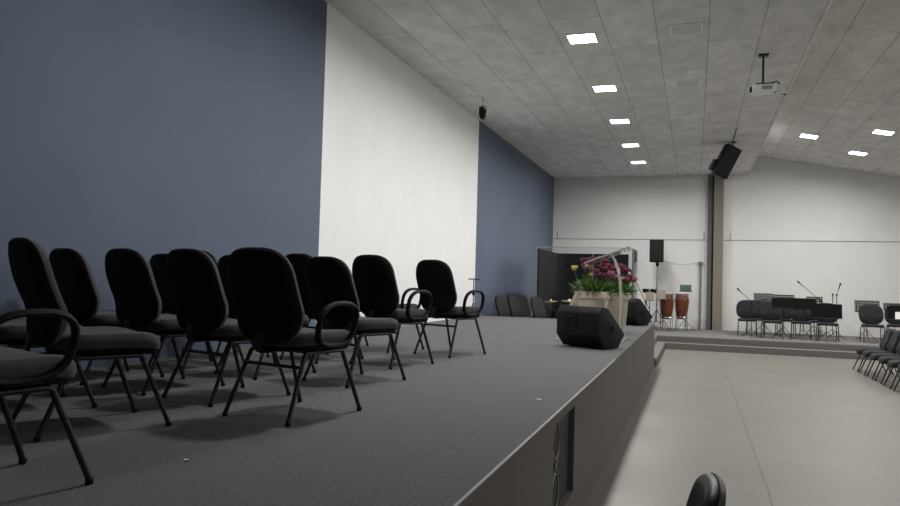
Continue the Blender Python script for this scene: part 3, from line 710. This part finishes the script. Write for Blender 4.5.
for x in (-.12, .11):
    bm = B(); lathe(bm, [(.085, 1.13), (.105, 1.24), (.108, 1.26)], 24, Matrix.Translation((x, 0, 0))); sh = obj('shell', bm, 'gloss_plastic', bo, True)
    bm = B(); lathe(bm, [(.10, 1.26), (.10, 1.266)], 24, Matrix.Translation((x, 0, 0))); obj('head', bm, 'drum_skin', sh, True)
bm = B(); box(bm, -.04, -.02, 1.16, .04, .02, 1.2); obj('bridge', bm, 'chrome', bo)
bm = B(); tube(bm, [(0, 0, .1), (0, 0, 1.18)], .012, 8); tripod(bm, .3, .35); obj('stand', bm, 'chrome', bo, True)
music_stand(3.40, 22.6, ZP, 1.04, 0, 'paper', 'beige-sheeted music stand left of the congas, standing more to the left', .12, .13, group='beige-sheeted music stands')
music_stand(3.72, 22.75, ZP, 1.09, 0, 'paper', 'beige-sheeted music stand overlapping the left conga drum', .13, .14, group='beige-sheeted music stands')

# ================================================================ PULPIT
pp = thing('pulpit', 'clear acrylic pulpit with bright edges beside the flowers', 'pulpit', (3.31, 10.7, 0))
def sheet(name, prof, y0, y1, th=.014, m_='acrylic'):
    """profile polyline in x,z thickened and extruded along y"""
    P = [Vector((p[0], p[1])) for p in prof]; L, Rr = [], []
    for i, p in enumerate(P):
        a = P[max(0, i - 1)]; c = P[min(len(P) - 1, i + 1)]; d = (c - a).normalized(); n = Vector((-d.y, d.x)) * th / 2
        L.append(tuple(p + n)); Rr.append(tuple(p - n))
    bm = B(); prism(bm, L + Rr[::-1], 1, y0, y1, .002); return obj(name, bm, m_, pp)
sheet('base', [(-.48, .010), (.43, .010)], -.66, .46, .016, 'glint_acrylic')
front = [(.41, .02), (.375, .15), (.365, .35), (.36, .60), (.345, .85), (.315, 1.02), (.26, 1.15), (.20, 1.235)]
for y in (-.14, .126): sheet('front_leg', front, y, y + .014, .020, 'glint_acrylic')
sheet('front_panel', front, -.124, .124, .010)
sheet('rear_leg', [(-.43, .018), (-.33, .42), (-.23, .68)], -.30, -.27, .035, 'glint_acrylic')
sheet('rear_panel', [(-.43, .018), (-.33, .42), (-.23, .68), (-.06, 1.11)], -.268, .27, .008)
sheet('reading_desk', [(-.14, 1.085), (.49, 1.325)], -.26, .26, .018)
for y in (-.272, .26): sheet('desk_edge', [(-.14, 1.085), (.49, 1.325)], y, y + .012, .022, 'glint_acrylic')

# ================================================================ PLANTERS WITH FLOWERS
def planter(x, y, w, h, label, n_leaf, blooms, spread, rot=0):
    t_ = thing('flower_planter', label, 'planter', (x, y, .004), rot, 'flower planters')
    bm = B(); a, b_ = w * .34, w * .5
    v0 = [bm.verts.new((sx * a, sy_ * a, 0)) for sx, sy_ in ((-1, -1), (1, -1), (1, 1), (-1, 1))]
    v1 = [bm.verts.new((sx * b_ * .9, sy_ * b_ * .9, h - .10)) for sx, sy_ in ((-1, -1), (1, -1), (1, 1), (-1, 1))]
    bm.faces.new(v0[::-1]); bm.faces.new(v1)
    for k in range(4): bm.faces.new([v0[k], v0[(k + 1) % 4], v1[(k + 1) % 4], v1[k]])
    obj('pot', bm, 'planter', t_)
    bm = B()
    for p in ((-b_, -b_, b_, -b_ + .03), (-b_, b_ - .03, b_, b_), (-b_, -b_ + .03, -b_ + .03, b_ - .03), (b_ - .03, -b_ + .03, b_, b_ - .03)): box(bm, p[0], p[1], h - .11, p[2], p[3], h, .004)
    obj('rim', bm, 'planter', t_)
    bm = B(); box(bm, -b_ + .03, -b_ + .03, h - .11, b_ - .03, b_ - .03, h - .03); obj('soil', bm, 'soil', t_)
    def leaf(bm, base, tip, wd, droop):
        base, tip = Vector(base), Vector(tip); d = tip - base; side = d.cross(Vector((random.random() - .5, random.random() - .5, 1))).normalized()
        prev = None; N = 5
        for i in range(N + 1):
            t = i / N; p = base + d * t + Vector((0, 0, -droop * t * t)); q = wd * math.sin(math.pi * (t * .92 + .06))
            cur = [bm.verts.new(p - side * q), bm.verts.new(p + Vector((0, 0, -q * .3))), bm.verts.new(p + side * q)]
            if prev: bm.faces.new([prev[0], prev[1], cur[1], cur[0]]); bm.faces.new([prev[1], prev[2], cur[2], cur[1]])
            prev = cur
    for mm, frac in (('leaf', .6), ('leaf_dark', .4)):
        bm = B()
        for i in range(int(n_leaf * frac)):
            a = random.uniform(0, 2 * math.pi); rr = random.uniform(.35, 1) * spread; bx = random.uniform(-b_, b_) * .6; by = random.uniform(-b_, b_) * .6
            leaf(bm, (bx, by, h - .06), (bx * .6 + rr * math.cos(a), by * .6 + rr * math.sin(a), h + random.uniform(.0, .31) * (1.15 - .5 * rr / spread)), random.uniform(.010, .024), random.uniform(0, .08))
        obj('foliage', bm, mm, t_)
    for (bx, by, bz, c, s) in blooms:
        bm = B(); c0 = Vector((bx, by, bz)); yellow = c == 'yellow_petal'
        n = 6 if yellow else 6
        for ring, (k_, out) in enumerate(((n, .9), (n - 1, .5))):
            for k in range(k_):
                a = 2 * math.pi * k / k_ + ring * .5 + random.uniform(-.2, .2); dv = Vector((math.cos(a), math.sin(a), 0))
                sd = Vector((-math.sin(a), math.cos(a), 0)); prev = None
                for i in range(5):
                    t = i / 4; rad = s * out * math.sin(t * math.pi * .62) ; zz = s * (1.5 * t - .55); wd = s * .55 * math.sin(math.pi * (.12 + .80 * t))
                    p = c0 + dv * rad + Vector((0, 0, zz)); cur = [bm.verts.new(p - sd * wd), bm.verts.new(p + dv * wd * .3), bm.verts.new(p + sd * wd)]
                    if prev: bm.faces.new([prev[0], prev[1], cur[1], cur[0]]); bm.faces.new([prev[1], prev[2], cur[2], cur[1]])
                    prev = cur
        bo_ = obj('bloom', bm, c, t_, True); bo_['label'] = ('yellow bloom' if yellow else 'pink bloom' if c == 'pink_petal' else 'purple bloom')
        bm = B(); tube(bm, [(bx * .5, by * .5, h - .04), (bx * .85, by * .85, (h + bz) / 2), (bx, by, bz - s * .5)], .005, 5); obj('stem', bm, 'leaf_dark', bo_, True)
    return t_
def cluster(n, cx_, cz, rx_, rz_, ry=.16, cols=('purple_petal', 'purple_petal', 'pink_petal')):
    out = []
    for i in range(n):
        a = random.uniform(0, 2 * math.pi); q = math.sqrt(random.random())
        out.append((cx_ + rx_ * q * math.cos(a), random.uniform(-ry, ry), cz + rz_ * q * math.sin(a), random.choice(cols), random.uniform(.046, .066)))
    return out
# the near, wide planter and the farther tall one
pA = cluster(24, .04, 1.09, .24, .11, .22) + cluster(14, .18, .96, .16, .10, .2) + [(-.285, -.10, 1.02, 'yellow_petal', .058), (-.04, -.2, 1.045, 'yellow_petal', .064), (-.02, -.2, .93, 'yellow_petal', .035), (-.12, -.15, .90, 'pink_petal', .03)]
planter(3.135, 11.75, .49, .67, 'square beige planter with purple and yellow flowers, the left of two behind the monitor', 620, pA, .36)
pB = cluster(32, .08, .95, .25, .16, .2) + [(.07, -.15, .88, 'yellow_petal', .04)]
planter(3.445, 12.45, .38, .66, 'narrow beige planter with purple flowers, the right of two behind the pulpit', 430, pB, .34, .15)

# ================================================================ SMALL THINGS
def scrap(x, y, s, label):
    bm = B(); vs = [bm.verts.new((s * 1.2 * math.cos(a) * random.uniform(.6, 1.1), s * .6 * math.sin(a) * random.uniform(.6, 1.1), .004 + random.uniform(0, .006))) for a in [k * math.pi / 3 for k in range(6)]]
    f = bm.faces.new(vs); r = bmesh.ops.extrude_face_region(bm, geom=[f]); bmesh.ops.translate(bm, vec=(0, 0, -.003), verts=[v for v in r['geom'] if isinstance(v, bmesh.types.BMVert)])
    o = obj('paper_scrap', bm, 'white_paper'); o.location = (x, y, 0); tag(o, label, 'paper scrap', 'paper scraps on the stage carpet')
scrap(2.64, 2.61, .016, 'tiny white paper scrap on the carpet near the left front chairs')
scrap(3.68, 4.92, .018, 'tiny white paper scrap on the carpet near the stage edge')
